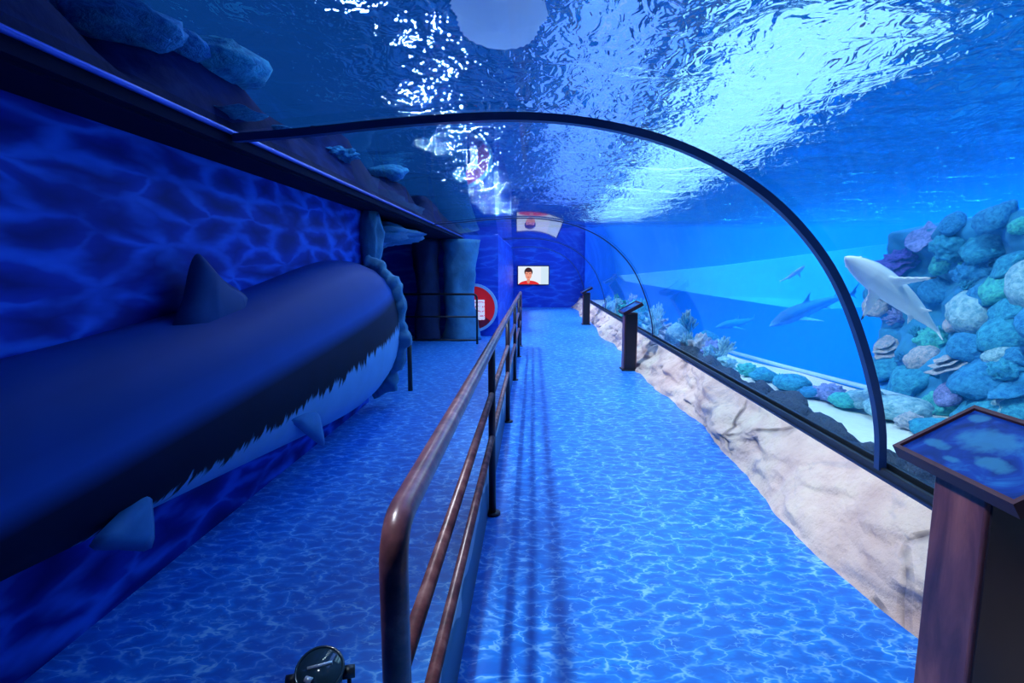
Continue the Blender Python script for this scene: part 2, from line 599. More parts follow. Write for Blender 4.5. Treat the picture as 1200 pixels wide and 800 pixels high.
RX = -.245
hr = tag(empty('handrail', (RX, .9, 0)), 'long rust-brown pipe handrail with three rails dividing the walkway', 'railing')
posts = [.9, 3.2, 5.25, 7.3, 9.3, 10.6]
L = posts[-1] - posts[0]
top = [(0, 0, .02)] + bend((0, 0, .2), (0, 0, 1.05), (0, 1, 1.05), .085) + bend((0, 8, 1.05), (0, L, 1.05), (0, L, .2), .085) + [(0, L, .02)]
tube('top_rail', top, .026, M['rail'], hr, 16)
tube('middle_rail', [(0, 0, .755), (0, L, .755)], .018, M['rail'], hr, 12)
tube('lower_rail', [(0, 0, .49), (0, L, .49)], .018, M['rail'], hr, 12)
for y in posts[1:-1]:
    p = tube('post', [(.0, y - .9, 0), (.0, y - .9, 1.035)], .022, M['post'], hr, 12)
    tube('base_flange', [(.0, y - .9, 0), (.0, y - .9, .012)], .05, M['post'], p, 14)
for y in (0, L):
    tube('base_flange', [(.0, y, 0), (.0, y, .012)], .05, M['post'], hr, 14)

# low painted kerb under the rails
def kerb_mat():
    m = Mat('painted_kerb')
    v = m.coord((1, .8, 2.0))
    a = m.noise(v, 2.4, 3, .5, .6).outputs[0]
    sep = m.n('SeparateXYZ', {0: m.n('TexCoord').outputs['Object']})
    k = m.math('ADD', m.math('MULTIPLY', sep.outputs[2], 2.2), m.math('MULTIPLY', a, 1.0))
    col = m.ramp(k, [(.0, (.006, .09, .22)), (.97, (.012, .14, .28)), (1.0, (.22, .38, .55))])
    return m.bsdf(col, .6)


M['kerb'] = kerb_mat()
pr = []
for i in range(70):
    y = 1.0 + 9.5 * i / 69
    h = .29 + .03 * noise.noise(Vector((y * 1.3, 0, 2))) * 2
    w = .018
    kx = RX - .044
    pr.append([(kx - w, y, .0), (kx + w, y, .0), (kx + w * .7, y, h * .7), (kx + .008, y, h), (kx - .015, y, h), (kx - w * .8, y, h * .6)])
v, f = loft_data(pr)
tag(mesh('kerb', v, f, M['kerb'], None, True), 'low teal and white painted kerb under the long handrail', 'kerb')

sr = tag(empty('side_railing', (-1.9, 10.85, 0)), 'short black railing across the mouth of the dark recess', 'railing')
xa, xb = -.78, .78
tube('top_rail', [(xa, 0, 1.0)] + bend((0, 0, 1.0), (xb, 0, 1.0), (xb, 0, 0), .09) + [(xb, 0, 0)], .022, M['black'], sr)
tube('middle_rail', [(xa, 0, .55), (xb, 0, .55)], .018, M['black'], sr)
tube('lower_rail', [(xa, 0, .08), (xb, 0, .08)], .018, M['black'], sr)
tube('post', [(xa, 0, 0), (xa, 0, 1.02)], .03, M['black'], sr)
# dark bollard post at the torn edge of the wall
tag(tube('end_post', [(-1.52, 6.6, 0), (-1.52, 6.6, .35), (-1.52, 6.6, .7)], [.03, .028, .028], M['black']), 'slim black post on the floor beside the rock rim', 'post')

# ------------------------------------------------------------------ information lecterns
def lectern_wood():
    m = Mat('reddish_brown_lectern_paint')
    v = m.coord((6, 6, 1.2))
    a = m.noise(v, 1.6, 5, .6, .5).outputs[0]
    col = m.ramp(a, [(.3, (.05, .016, .03)), (.5, (.15, .045, .055)), (.72, (.34, .11, .10))])
    return m.bsdf(col, .4, .1)


def panel_picture(name, seed):
    m = Mat(name)
    v = m.coord((1, 1, 1), (seed, seed * 2, 0))
    a = m.noise(v, 6, 4, .55, 1.4).outputs[0]
    col = m.ramp(a, [(.3, (.002, .012, .10)), (.55, (.004, .035, .26)), (.78, (.02, .16, .42))])
    sep = m.n('SeparateXYZ', {0: m.n('TexCoord').outputs['Object']})
    wob = m.math('MULTIPLY', m.math('SUBTRACT', m.noise(v, 22, 3).outputs[0], .5), 2.6)

    def fish(cx, cy, rx, ry):
        p = m.math('POWER', m.math('DIVIDE', m.math('SUBTRACT', sep.outputs[0], cx), rx), 2)
        q = m.math('POWER', m.math('DIVIDE', m.math('SUBTRACT', sep.outputs[1], cy), ry), 2)
        return m.n('MapRange', {0: m.math('ADD', m.math('ADD', p, q), wob), 1: .5, 2: 1.4, 3: .5, 4: 0}).outputs[0]

    for q in ((.02, .05, .05, .10), (-.06, .16, .018, .05), (.07, -.08, .03, .07), (-.05, -.06, .025, .06), (-.09, .05, .012, .03), (.09, .18, .02, .035)):
        col = m.mix(fish(*q), col, C(.05, .26, .42))
    return m.bsdf(col, .45, 0, None, .1)


M['lectern'] = lectern_wood()
M['lectern_shade'] = plain('lectern_front_shade', (.012, .008, .016), .45)
M['lectern_frame'] = plain('dark_wood_panel_frame', (.07, .022, .03), .5, 0, .4, 10, spec=.2)


def make_lectern(y, label, seed):
    t = tag(empty('information_lectern', (1.44, y, 0)), label, 'lectern', 'lecterns along the rock wall')
    box('post', (-.095, -.105, .0), (.095, .105, .86), M['lectern'], t, .006)
    box('front_shade_board', (-.08, -.113, .02), (.08, -.1, .84), M['lectern_shade'], t)  # shade on the front face, put in as a dark board
    box('base_plate', (-.12, -.13, 0), (.12, .13, .02), M['black'], t, .004)
    # tilted panel, low edge towards the walkway
    ang = math.atan2(.15, .27)
    ca, sa = math.cos(ang), math.sin(ang)
    W = .31

    def P(u, w, h):
        return (-.14 + u * ca - h * sa, w, .86 + u * sa + h * ca)

    def slab(name, u0, u1, w0, w1, h0, h1, mat, par):
        vs2 = [P(u, w, h) for h in (h0, h1) for (u, w) in ((u0, w0), (u1, w0), (u1, w1), (u0, w1))]
        return mesh(name, vs2, [(0, 1, 2, 3), (4, 5, 6, 7), (0, 1, 5, 4), (1, 2, 6, 5), (2, 3, 7, 6), (3, 0, 4, 7)], mat, par)

    pb = slab('panel_tray', 0, W, -.25, .25, -.035, 0, M['lectern_frame'], t)
    pic = slab('panel_picture', .014, W - .014, -.236, .236, 0, .004, panel_picture('lectern_picture', seed), pb)
    pic['label'] = 'blue printed panel with sea creatures'
    for nm, q in (('frame_strip', (0, .016, -.25, .25)), ('frame_strip', (W - .016, W, -.25, .25)), ('frame_strip', (.016, W - .016, -.25, -.234)), ('frame_strip', (.016, W - .016, .234, .25))):
        slab(nm, *q, 0, .014, M['lectern_frame'], pb)
    return t


make_lectern(1.70, 'brown lectern with blue printed panel by the cream rock wall, before the first tunnel arch', 1.3)
make_lectern(8.15, 'brown lectern with tilted panel by the rock wall at the second tunnel arch', 4.1)
make_lectern(14.9, 'small dark lectern by the rock wall, closest to the far end wall', 7.7)

# ------------------------------------------------------------------ floor lamp at the left of the rail
fl = tag(empty('floor_spotlight', (-.70, 1.63, 0)), 'black round floodlight on a bracket standing on the floor beside the handrail', 'lamp')
M['lens'] = plain('dark_lens_glass', (.02, .05, .08), .08, 0, .1)
M['glint'] = plain('silver_reflector', (.75, .8, .85), .2, .4, .1)
ax = Vector((.12, -.42, .9)).normalized()
fl.scale = (.78, .78, .78)
hc = Vector((0, 0, .20))
tube('lamp_head', [hc - ax * .10, hc - ax * .06, hc + ax * .05, hc + ax * .055], [.045, .085, .098, .094], M['black'], fl, 24)
gl = tube('lens', [hc + ax * .050, hc + ax * .059], [.092, .088], M['lens'], fl, 24)
side = ax.cross(Vector((0, 0, 1))).normalized()
upv = side.cross(ax).normalized()
tube('reflector_bar', [hc + ax * .061 - side * .05 + upv * .02, hc + ax * .061 + side * .05 + upv * .01], .007, M['glint'], gl, 8)
tube('bulb_glint', [hc + ax * .060 + side * .03 - upv * .045, hc + ax * .062 + side * .055 - upv * .03], [.016, .012], M['glint'], gl, 8)
rm = [hc + ax * .055 + (side * math.cos(a) + upv * math.sin(a)) * .096 for a in lin(0, 2 * math.pi, 29)]
tube('rim', rm, .006, M['lens'], fl, 8, False)
yk = [hc + side * .115, hc + side * .115 - Vector((0, 0, .15)), hc - side * .115 - Vector((0, 0, .15)), hc - side * .115]
tube('bracket', [yk[0]] + bend(yk[0], yk[1], yk[2], .03) + bend(yk[1], yk[2], yk[3], .03) + [yk[3]], .009, M['black'], fl, 8)
for sgn in (-1, 1):
    tube('pivot_knob', [hc + side * sgn * .09, hc + side * sgn * .14], [.028, .026], M['black'], fl, 12)
box('base_plate', (-.13, -.1, 0), (.13, .1, .055), M['black'], fl, .008)

# ------------------------------------------------------------------ screen on the end wall
def tv_mat():
    m = Mat('screen_picture')
    sep = m.n('SeparateXYZ', {0: m.n('TexCoord').outputs['Object']})
    x, z = sep.outputs[0], sep.outputs[2]

    def ell(cx, cz, rx, rz):
        a = m.math('POWER', m.math('DIVIDE', m.math('SUBTRACT', x, cx), rx), 2)
        b = m.math('POWER', m.math('DIVIDE', m.math('SUBTRACT', z, cz), rz), 2)
        return m.math('LESS_THAN', m.math('ADD', a, b), 1.0)

    col = C(.80, .88, 1.0)
    col = m.mix(m.math('GREATER_THAN', x, .3), col, C(.65, .82, .95))
    col = m.mix(ell(-.17, -.40, .42, .20), col, C(.75, .03, .04))
    col = m.mix(ell(-.19, -.20, .06, .12), col, C(.75, .28, .2))
    col = m.mix(ell(-.19, .13, .16, .17), col, C(.05, .02, .03))
    col = m.mix(ell(-.19, .03, .125, .19), col, C(.85, .33, .24))
    col = m.mix(ell(-.19, .19, .14, .07), col, C(.05, .02, .03))
    col = m.mix(ell(-.25, .06, .03, .012), col, C(.08, .02, .02))
    col = m.mix(ell(-.13, .06, .03, .012), col, C(.08, .02, .02))
    col = m.mix(ell(-.19, -.075, .045, .014), col, C(.5, .06, .06))
    e = m.n('Emission', {0: col, 1: 1.0})
    m.t.links.new(e.outputs[0], m.out.inputs[0])
    return m.m


tvp = pix(625, 322.5, 1, 21.42)
tv = tag(empty('wall_screen', tvp), 'lit flat screen on the end wall showing a dark-haired figure in red', 'screen')
box('screen_frame', (-.62, -.03, -.375), (.62, .075, .375), M['black'], tv, .008)
s_ = box('screen_picture', (-.59, -.036, -.345), (.59, -.030, .345), tv_mat(), tv)

# ------------------------------------------------------------------ recess on the left: rock columns, rock lintel, red sign
def rock_blob(name, c, r, seed, mat, parent=None, rough=.25, sub=4, freq=1.6):
    c, r = Vector(c), Vector(r)

    def fn(p):
        d = 1 + rough * fbm(p * freq + Vector((seed, seed * 1.7, 0)), 5)
        return Vector((p.x * r.x * d, p.y * r.y * d, p.z * r.z * d))

    V, Fc = ico(sub, fn)
    o = mesh(name, V, Fc, mat, parent, True)
    o.location = c
    return o


def column(name, x, y, r, h, seed, mat):
    rings = []
    for i in range(24):
        z = h * i / 23
        k = 1 + .25 * abs(2 * i / 23 - 1) ** 2
        ring = []
        for a in range(20):
            t = 2 * math.pi * a / 20
            d = r * k * (1 + .28 * fbm(Vector((math.cos(t) * 1.2 + seed, math.sin(t) * 1.2, z * 1.5)), 4))
            ring.append((d * math.cos(t), d * math.sin(t), z))
        rings.append(ring)
    v, f = loft_data(rings)
    o = mesh(name, v, f, mat, None, True)
    o.location = (x, y, 0)
    return o


tag(column('rock_column', -2.25, 11.55, .24, 2.11, 3.1, M['navy_rock']), 'narrow navy rock column at the edge of the black recess', 'column')
tag(column('rock_column', -1.55, 11.7, .33, 2.11, 8.4, M['teal_rock']), 'broad teal rock column in front of the red round sign', 'column')
tag(rock_blob('rock_lintel', (-2.5, 7.9, 1.98), (.85, 1.8, .17), 5.5, M['teal_rock'], rough=.35), 'hanging teal rock lintel under the ledge above the recess', 'rock')
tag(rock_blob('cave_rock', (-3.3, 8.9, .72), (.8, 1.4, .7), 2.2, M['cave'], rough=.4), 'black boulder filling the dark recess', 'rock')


def emit_mat(name, c, s, c2=None):
    m = Mat(name)
    return m.bsdf(C(*c), .4, 0, None, .5, C(*c), s)


M['red'] = emit_mat('lit_red_acrylic', (.85, .01, .015), .22)
M['darkred'] = plain('unlit_dark_red', (.35, .005, .03), .5)


def sign_panel():
    m = Mat('white_sign_print')
    sep = m.n('SeparateXYZ', {0: m.n('TexCoord').outputs['Object']})
    z = sep.outputs[2]
    st = m.math('GREATER_THAN', m.math('SINE', m.math('MULTIPLY', z, 62)), .35)
    st = m.math('MULTIPLY', st, m.math('GREATER_THAN', m.noise(m.coord((14, 1, 8)), 3, 2).outputs[0], .48))
    col = m.mix(st, C(.85, .8, .82), C(.65, .2, .25))
    return m.bsdf(col, .5, 0, None, .5, col, .5)


sg = tag(empty('round_sign', (-1.33, 12.17, .64)), 'round red lit sign with a white notice behind the side railing', 'sign')


def disc(name, r0, r1, y0, y1, a0, a1, mat, par, n=40):
    V, Fc = [], []
    for i in range(n + 1):
        t = a0 + (a1 - a0) * i / n
        for (r, y) in ((r0, y0), (r1, y0), (r1, y1), (r0, y1)):
            V.append((r * math.cos(t), y, r * math.sin(t)))
    for i in range(n):
        for k in range(4):
            k2 = (k + 1) % 4
            Fc.append((i * 4 + k, i * 4 + k2, i * 4 + 4 + k2, i * 4 + 4 + k))
    Fc += [(0, 1, 2, 3), (n * 4, n * 4 + 1, n * 4 + 2, n * 4 + 3)]
    return mesh(name, V, Fc, mat, par)


disc('red_upper_face', .001, .48, -.04, 0, math.radians(-38), math.radians(218), M['red'], sg)
disc('red_lower_face', .001, .48, -.04, 0, math.radians(218), math.radians(322), M['darkred'], sg, 20)
disc('sign_rim', .48, .54, -.07, .02, 0, 2 * math.pi, M['pipe'], sg)
box('notice', (-.02, -.05, -.27), (.25, -.042, .18), sign_panel(), sg)

# ------------------------------------------------------------------ great shark relief on the left wall
def shark_relief_mat():
    m = Mat('painted_shark_skin')
    sep = m.n('SeparateXYZ', {0: m.n('TexCoord').outputs['Object']})
    y, z = sep.outputs[1], sep.outputs[2]
    jag = m.noise(m.coord((1, 9, 1.6)), 2.2, 4, .6).outputs[0]
    line = m.math('ADD', m.math('MULTIPLY', y, SH_B), SH_A)
    d = m.math('SUBTRACT', z, line)
    d2 = m.math('ADD', d, m.math('MULTIPLY', m.math('SUBTRACT', jag, .5), .30))
    belly = m.n('MapRange', {0: d2, 1: -.015, 2: .015, 3: 1, 4: 0}).outputs[0]
    up = m.ramp(m.math('MULTIPLY', m.math('ADD', d, .1), 1.0), [(.08, (.0015, .003, .01)), (.36, (.002, .006, .035)), (.47, (.012, .09, .44)), (.58, (.006, .05, .30)), (.72, (.005, .04, .26)), (1.0, (.008, .08, .42))])  # paler streak along the flank is a painted highlight, the rest countershading
    col = m.mix(belly, up, C(.18, .50, .88))
    n2 = m.noise(m.coord(), 5, 4).outputs[0]
    col = m.mix(m.math('MULTIPLY', n2, .25), col, C(.01, .03, .1))
    return m.bsdf(col, .6, 0, None, .12)


# stations: Y, top z, bottom z, bulge from the wall
ST = [(.2, 1.03, .60, .12), (.9, 1.10, .50, .2), (1.55, 1.17, .46, .27), (2.2, 1.22, .40, .33), (3.0, 1.30, .33, .40), (3.7, 1.41, .26, .46), (4.4, 1.53, .19, .50), (4.9, 1.585, .16, .51), (5.3, 1.59, .16, .49), (5.6, 1.56, .20, .46), (5.85, 1.5, .25, .42)]
SH_B = .118
SH_A = .235
M['shark_skin'] = shark_relief_mat()


def stat(y):
    for a, b in zip(ST[:-1], ST[1:]):
        if a[0] <= y <= b[0]:
            t = (y - a[0]) / (b[0] - a[0])
            return [a[k] + (b[k] - a[k]) * t for k in range(1, 4)]
    return list(ST[-1][1:])


def smooth_stat(y):
    acc = [0, 0, 0]
    for d in (-.3, -.15, 0, .15, .3):
        q = stat(min(5.85, max(.2, y + d)))
        acc = [p + r / 5 for p, r in zip(acc, q)]
    return acc


rings = []
for i in range(90):
    y = .2 + 5.65 * i / 89
    zt, zb, bu = smooth_stat(y)
    if i == 0: zt, zb, bu = .84, .8, .02
    ring = []
    for k in range(28):
        a = 2 * math.pi * k / 28
        cx, cz = math.cos(a), math.sin(a)
        hz = (zt - zb) / 2
        x = LW - .02 + (bu + .02) * (abs(cx) ** .85) * (1 if cx > 0 else -.05)
        ring.append((x, y, (zt + zb) / 2 + hz * (abs(cz) ** .95) * (1 if cz > 0 else -1)))
    rings.append(ring)
sk = tag(empty('shark_sculpture', (0, 0, 0)), 'huge dark shark sculpture with pale belly mounted on the left wall', 'sculpture')
v, f = loft_data(rings)
mesh('body', v, f, M['shark_skin'], sk, True)


def fin(name, outline, thick, mat, parent, nrm=Vector((1, 0, 0)), smooth=False):
    """thin wedge with the given 3D outline: thick at the middle, sharp at the rim"""
    pts3 = [Vector(p) for p in outline]
    c = sum(pts3, Vector()) / len(pts3)
    inner = [c + (p - c) * .55 for p in pts3]
    V = pts3 + [p + nrm * thick for p in inner] + [p - nrm * thick for p in inner]
    n = len(pts3)
    Fc = []
    for i in range(n):
        j = (i + 1) % n
        Fc += [(i, j, n + j, n + i), (j, i, 2 * n + i, 2 * n + j)]
    Fc += [tuple(range(n, 2 * n)), tuple(range(2 * n, 3 * n))[::-1]]
    return mesh(name, V, Fc, mat, parent, smooth)


def curve(pts2, n=6):
    """closed Catmull-Rom through points"""
    out = []
    N = len(pts2)
    for i in range(N):
        p0, p1, p2, p3 = [Vector(pts2[(i + d) % N]) for d in (-1, 0, 1, 2)]
        for k in range(n):
            t = k / n
            out.append(.5 * ((2 * p1) + (p2 - p0) * t + (2 * p0 - 5 * p1 + 4 * p2 - p3) * t * t + (3 * p1 - p0 - 3 * p2 + p3) * t ** 3))
    return out


M['fin_skin'] = plain('painted_fin_skin', (.006, .05, .20), .6, 0, .3, 5, spec=.15)
M['fin_pale'] = plain('pale_fin_skin', (.05, .22, .5), .6, 0, .25, 5, spec=.15)
dors = [pix(x, y, 0, -1.735) for x, y in ((202, 392), (214, 350), (222, 312), (231, 297), (243, 306), (262, 328), (283, 342), (292, 356), (290, 402), (240, 412))]
fin('dorsal_fin', curve(dors, 3), .06, M['fin_skin'], sk, Vector((1, 0, 0)), True)
pect = [pix(x, y, 0, -1.50) for x, y in ((330, 488), (352, 470), (372, 478), (378, 500), (380, 523), (360, 510), (343, 496))]
fin('pectoral_fin', curve(pect, 3), .03, M['fin_pale'], sk, Vector((1, 0, 0)), True)
pelv = [pix(x, y, 0, -1.62) for x, y in ((104, 640), (140, 600), (172, 566), (180, 600), (178, 642), (140, 644))]
fin('pelvic_fin', curve(pelv, 3), .03, M['fin_pale'], sk, Vector((1, 0, 0)), True)

# torn rock rim round the end of the relief
def rim_mesh():
    rings = []
    N = 64
    for k in range(N + 1):
        a = -1.35 + 2.75 * k / N
        zt, zb, bu = 1.60, .12, .47
        cz = (zt + zb) / 2
        j = .10 * noise.noise(Vector((k * .16, 2, 0))) + .025 * noise.noise(Vector((k * .5, 7, 0)))
        def P(r, y):
            return Vector((LW - .05 + (bu + .05 + r) * max(0, math.cos(a)) ** .7, y, cz + ((zt - zb) / 2 + r) * math.sin(a)))
        y0 = 5.72 + .05 * noise.noise(Vector((k * .4, 0, 3)))
        rings.append([P(-.06, y0 - .02), P(.035 + j, y0), P(.05 + j, y0 + .10), P(.0 + j, y0 + .2), P(-.09, y0 + .22)])
    return loft_data(rings)


v, f = rim_mesh()
tag(mesh('broken_rock_arch', v, f, M['teal_rock'], None, True), 'torn teal rock rim around the end of the shark sculpture', 'rock')
V, Fc = ico(4, lambda p: Vector((-1.78 + .13 * p.x * (1 + .4 * fbm(p * 2, 4)), 6.0 + .14 * p.y, 1.78 + .42 * p.z * (1 + .3 * fbm(p * 2 + Vector((4, 0, 0)), 4)))))
tag(mesh('wall_end_rock', V, Fc, M['teal_rock'], None, True), 'teal rock capping the end of the painted wall beside the recess', 'rock')

# ------------------------------------------------------------------ rocks and corals on the ledge above the left wall
def bank(y, t):
    x = -1.72 - 2.6 * t
    h = .95 * min(1, t * 4.5) ** .7
    z = 2.21 + h * (.5 + .9 * abs(noise.noise(Vector((y * .55, x * .8, 3))))) + .22 * min(1, t * 5) * fbm(Vector((y * 1.4, x * 1.4, 1)), 4)
    if t == 0: z = 2.2
    if y > 12.2: z -= min(.6, (y - 12.2) * .5) * t
    return (x, y, min(z, 2.98))


tag(sheet('rock_bank', bank, lin(-5.5, 20.5, 220), lin(0, 1, 26), plain('dark_bank_rock', (.0015, .011, .07), .9, 0, .6, 3.0, .8, spec=.1)), 'dark navy rock bank in the tank above the left ledge', 'rock', kind='structure')

# ------------------------------------------------------------------ coral kinds (shared meshes)
def brain(seed, flat=.75):
    def fn(p):
        d = 1 + .16 * abs(math.sin(9 * noise.noise(p * 1.3 + Vector((seed, 0, 0))) + 4 * p.x)) + .18 * fbm(p * 1.1 + Vector((0, seed, 0)), 3)
        return Vector((p.x * d, p.y * d, p.z * d * flat))
    return ico(3, fn)


def cauliflower(seed):
    def fn(p):
        c = noise.voronoi(p * 2.2 + Vector((seed, seed, 0)))[0][0]
        d = .8 + .42 * (1 - min(1, c * 1.6)) + .1 * noise.noise(p * 2 + Vector((0, seed, 0)))
        return Vector((p.x * d, p.y * d, p.z * d * .8))
    return ico(4, fn)


def plate(seed):
    rings = []
    prof = [(.12, -.55), (.22, -.25), (.75, -.02), (1.0, .10), (.97, .16), (.6, .12), (.05, .06)]
    for r, z in prof:
        rings.append([(r * math.cos(a) * (1 + .14 * math.sin(3 * a + seed) + .09 * math.sin(7 * a + 2 * seed)), r * math.sin(a) * (1 + .12 * math.cos(4 * a + seed)), z + .12 * r * math.sin(5 * a + seed)) for a in [2 * math.pi * k / 28 for k in range(28)]])
    return loft_data(rings)


def tiers(seed):
    out = []
    for q, (z, sc) in enumerate(((-.25, 1.0), (.15, .75), (.5, .5))):
        v, f = plate(seed + q * 1.3)
        out.append(([Vector((p[0] * sc + .15 * q * math.sin(seed), p[1] * sc, p[2] * sc + z)) for p in v], f))
    return merge(*out)


def branchy(seed):
    rnd = random.Random(seed)
    out = []
    for q in range(16):
        a, el = rnd.uniform(0, 6.28), rnd.uniform(.35, 1.45)
        d = Vector((math.cos(a) * math.cos(el), math.sin(a) * math.cos(el), math.sin(el)))
        L1 = rnd.uniform(.6, .95)
        m = d * L1 * .5 + Vector((rnd.uniform(-.1, .1), rnd.uniform(-.1, .1), 0))
        out.append(tube_data([Vector((0, 0, -.4)), m, d * L1], [.13, .11, .06], 7))
        for w in range(2):
            e = d * L1 + Vector((rnd.uniform(-.25, .25), rnd.uniform(-.25, .25), rnd.uniform(.0, .25)))
            out.append(tube_data([m, (m + e) / 2, e], [.08, .07, .045], 6))
    return merge(*out)


def boulder(seed):
    def fn(p):
        d = 1 + .35 * fbm(p * 1.1 + Vector((seed, 0, seed)), 4)
        return Vector((p.x * d, p.y * d, p.z * d * .7))
    return ico(3, fn)


def coral_mat(name, c, c2):
    m = Mat(name)
    v = m.coord()
    a = m.noise(v, 4.5, 5, .6, .4).outputs[0]
    col = m.ramp(a, [(.32, c2), (.62, c)])
    return m.bsdf(col, .8, 0, m.bump(a, .5, .1), .15)


CM = {
    'teal': coral_mat('teal_coral', (.06, .46, .66), (.015, .20, .44)),
    'green': coral_mat('green_coral', (.10, .68, .60), (.03, .30, .44)),
    'pale': coral_mat('pale_coral', (.42, .72, .80), (.12, .38, .54)),
    'peach': coral_mat('peach_coral', (.66, .62, .66), (.20, .36, .50)),
    'violet': coral_mat('violet_coral', (.16, .12, .62), (.03, .05, .32)),
    'lavender': coral_mat('lavender_coral', (.34, .40, .80), (.10, .18, .46)),
    'blue': coral_mat('blue_grey_coral', (.05, .36, .66), (.015, .16, .44)),
}
SHAPES = {'brain': [brain(k * 3.1) for k in range(3)], 'cauliflower': [cauliflower(k * 2.3) for k in range(3)], 'plate': [plate(k * 1.9) for k in range(2)],
          'tiered': [tiers(k * 1.1) for k in range(2)], 'branching': [branchy(k + 5) for k in range(3)], 'boulder': [boulder(k * 4.7) for k in range(4)]}
MESHES = {}


def shape_mesh(kind, k, mat, name):
    key = (kind, k, mat.name)
    if key not in MESHES:
        v, f = SHAPES[kind][k]
        me = bpy.data.meshes.new(name)
        me.from_pydata([tuple(p) for p in v], [], f)
        bm = bmesh.new()
        bm.from_mesh(me)
        bmesh.ops.recalc_face_normals(bm, faces=bm.faces)
        bm.to_mesh(me)
        bm.free()
        for p in me.polygons: p.use_smooth = True
        me.materials.append(mat)
        MESHES[key] = me
    return MESHES[key]


CORALS = []


def coral(kind, colour, loc, sx, sy, sz, where, group, normal=None, spin=None):
    if kind == 'boulder': name, noun, cat = 'reef_stone', 'stone', 'stone'
    else: name, noun, cat = kind + '_coral', 'coral', 'coral'
    me = shape_mesh(kind, random.randrange(len(SHAPES[kind])), CM[colour], name)
    o = bpy.data.objects.new(name, me)
    link(o)
    o.location = loc
    o.scale = (sx, sy, sz)
    q = Euler((0, 0, random.uniform(0, 6.28) if spin is None else spin)).to_quaternion()
    if normal is not None:
        q = Vector((0, 0, 1)).rotation_difference(Vector(normal)) @ q
    o.rotation_mode = 'QUATERNION'
    o.rotation_quaternion = q
    word = {'blue': 'blue-grey', 'brain': 'brain', 'tiered': 'tiered plate'}
    tag(o, f"{word.get(colour, colour)} {word.get(kind, kind) if kind != 'boulder' else 'rounded'} {noun} {where.replace('growing', 'set') if kind == 'boulder' else where}", cat, f"{word.get(colour, colour)} {kind} {group}")
    CORALS.append((o, Vector(loc), (sx + sz) / 2))
    return o


# ------------------------------------------------------------------ the reef wall on the right
RA, RB = Vector((3.75, 6.3)), Vector((3.35, 1.2))


def reef_pt(s, t):
    p = RA.lerp(RB, s)
    z = .2 + (1.95 + .25 * s) * t
    lean = .2 * t ** 1.5
    d = .32 * fbm(Vector((s * 5, z * 1.1, 2)), 5) + .22 * abs(noise.noise(Vector((s * 7, z * 2.0, 8))))
    back = 1.5 * max(0, t - .85) / .15
    rear = 2.2 * max(0, .06 - s) / .06
    return Vector((p.x + lean - d + back + rear * .6, p.y + .2 * noise.noise(Vector((s * 6, z, 4))) + rear * .5, z))


reef = sheet('reef_wall', lambda s_, t_: tuple(reef_pt(s_, t_)), lin(0, 1, 120), lin(0, 1, 70), M['reef'])
tag(reef, 'tall blue-green rock reef wall covered with corals in the tank', 'rock', kind='structure')
bvh = BVHTree.FromPolygons([v.co.copy() for v in reef.data.vertices], [tuple(p.vertices) for p in reef.data.polygons])
WREEF = 'growing on the tall reef wall'


def on_reef(x, y, wpx, hpx, kind, colour, where=None, depth=.6):
    d = pix_ray(x, y)
    hit, nrm, _, dist = bvh.ray_cast(EYE, d)
    if hit is None: return
    if nrm.dot(d) > 0: nrm = -nrm
    sx, sz = wpx * dist / F_PX / 2, hpx * dist / F_PX / 2
    r = (sx + sz) / 2
    nn = (nrm + Vector((0, 0, .9))).normalized()
    coral(kind, colour, hit + nrm * r * .15, sx, sx * .9, sz * 1.25, where or WREEF, 'corals on the reef wall', nn)


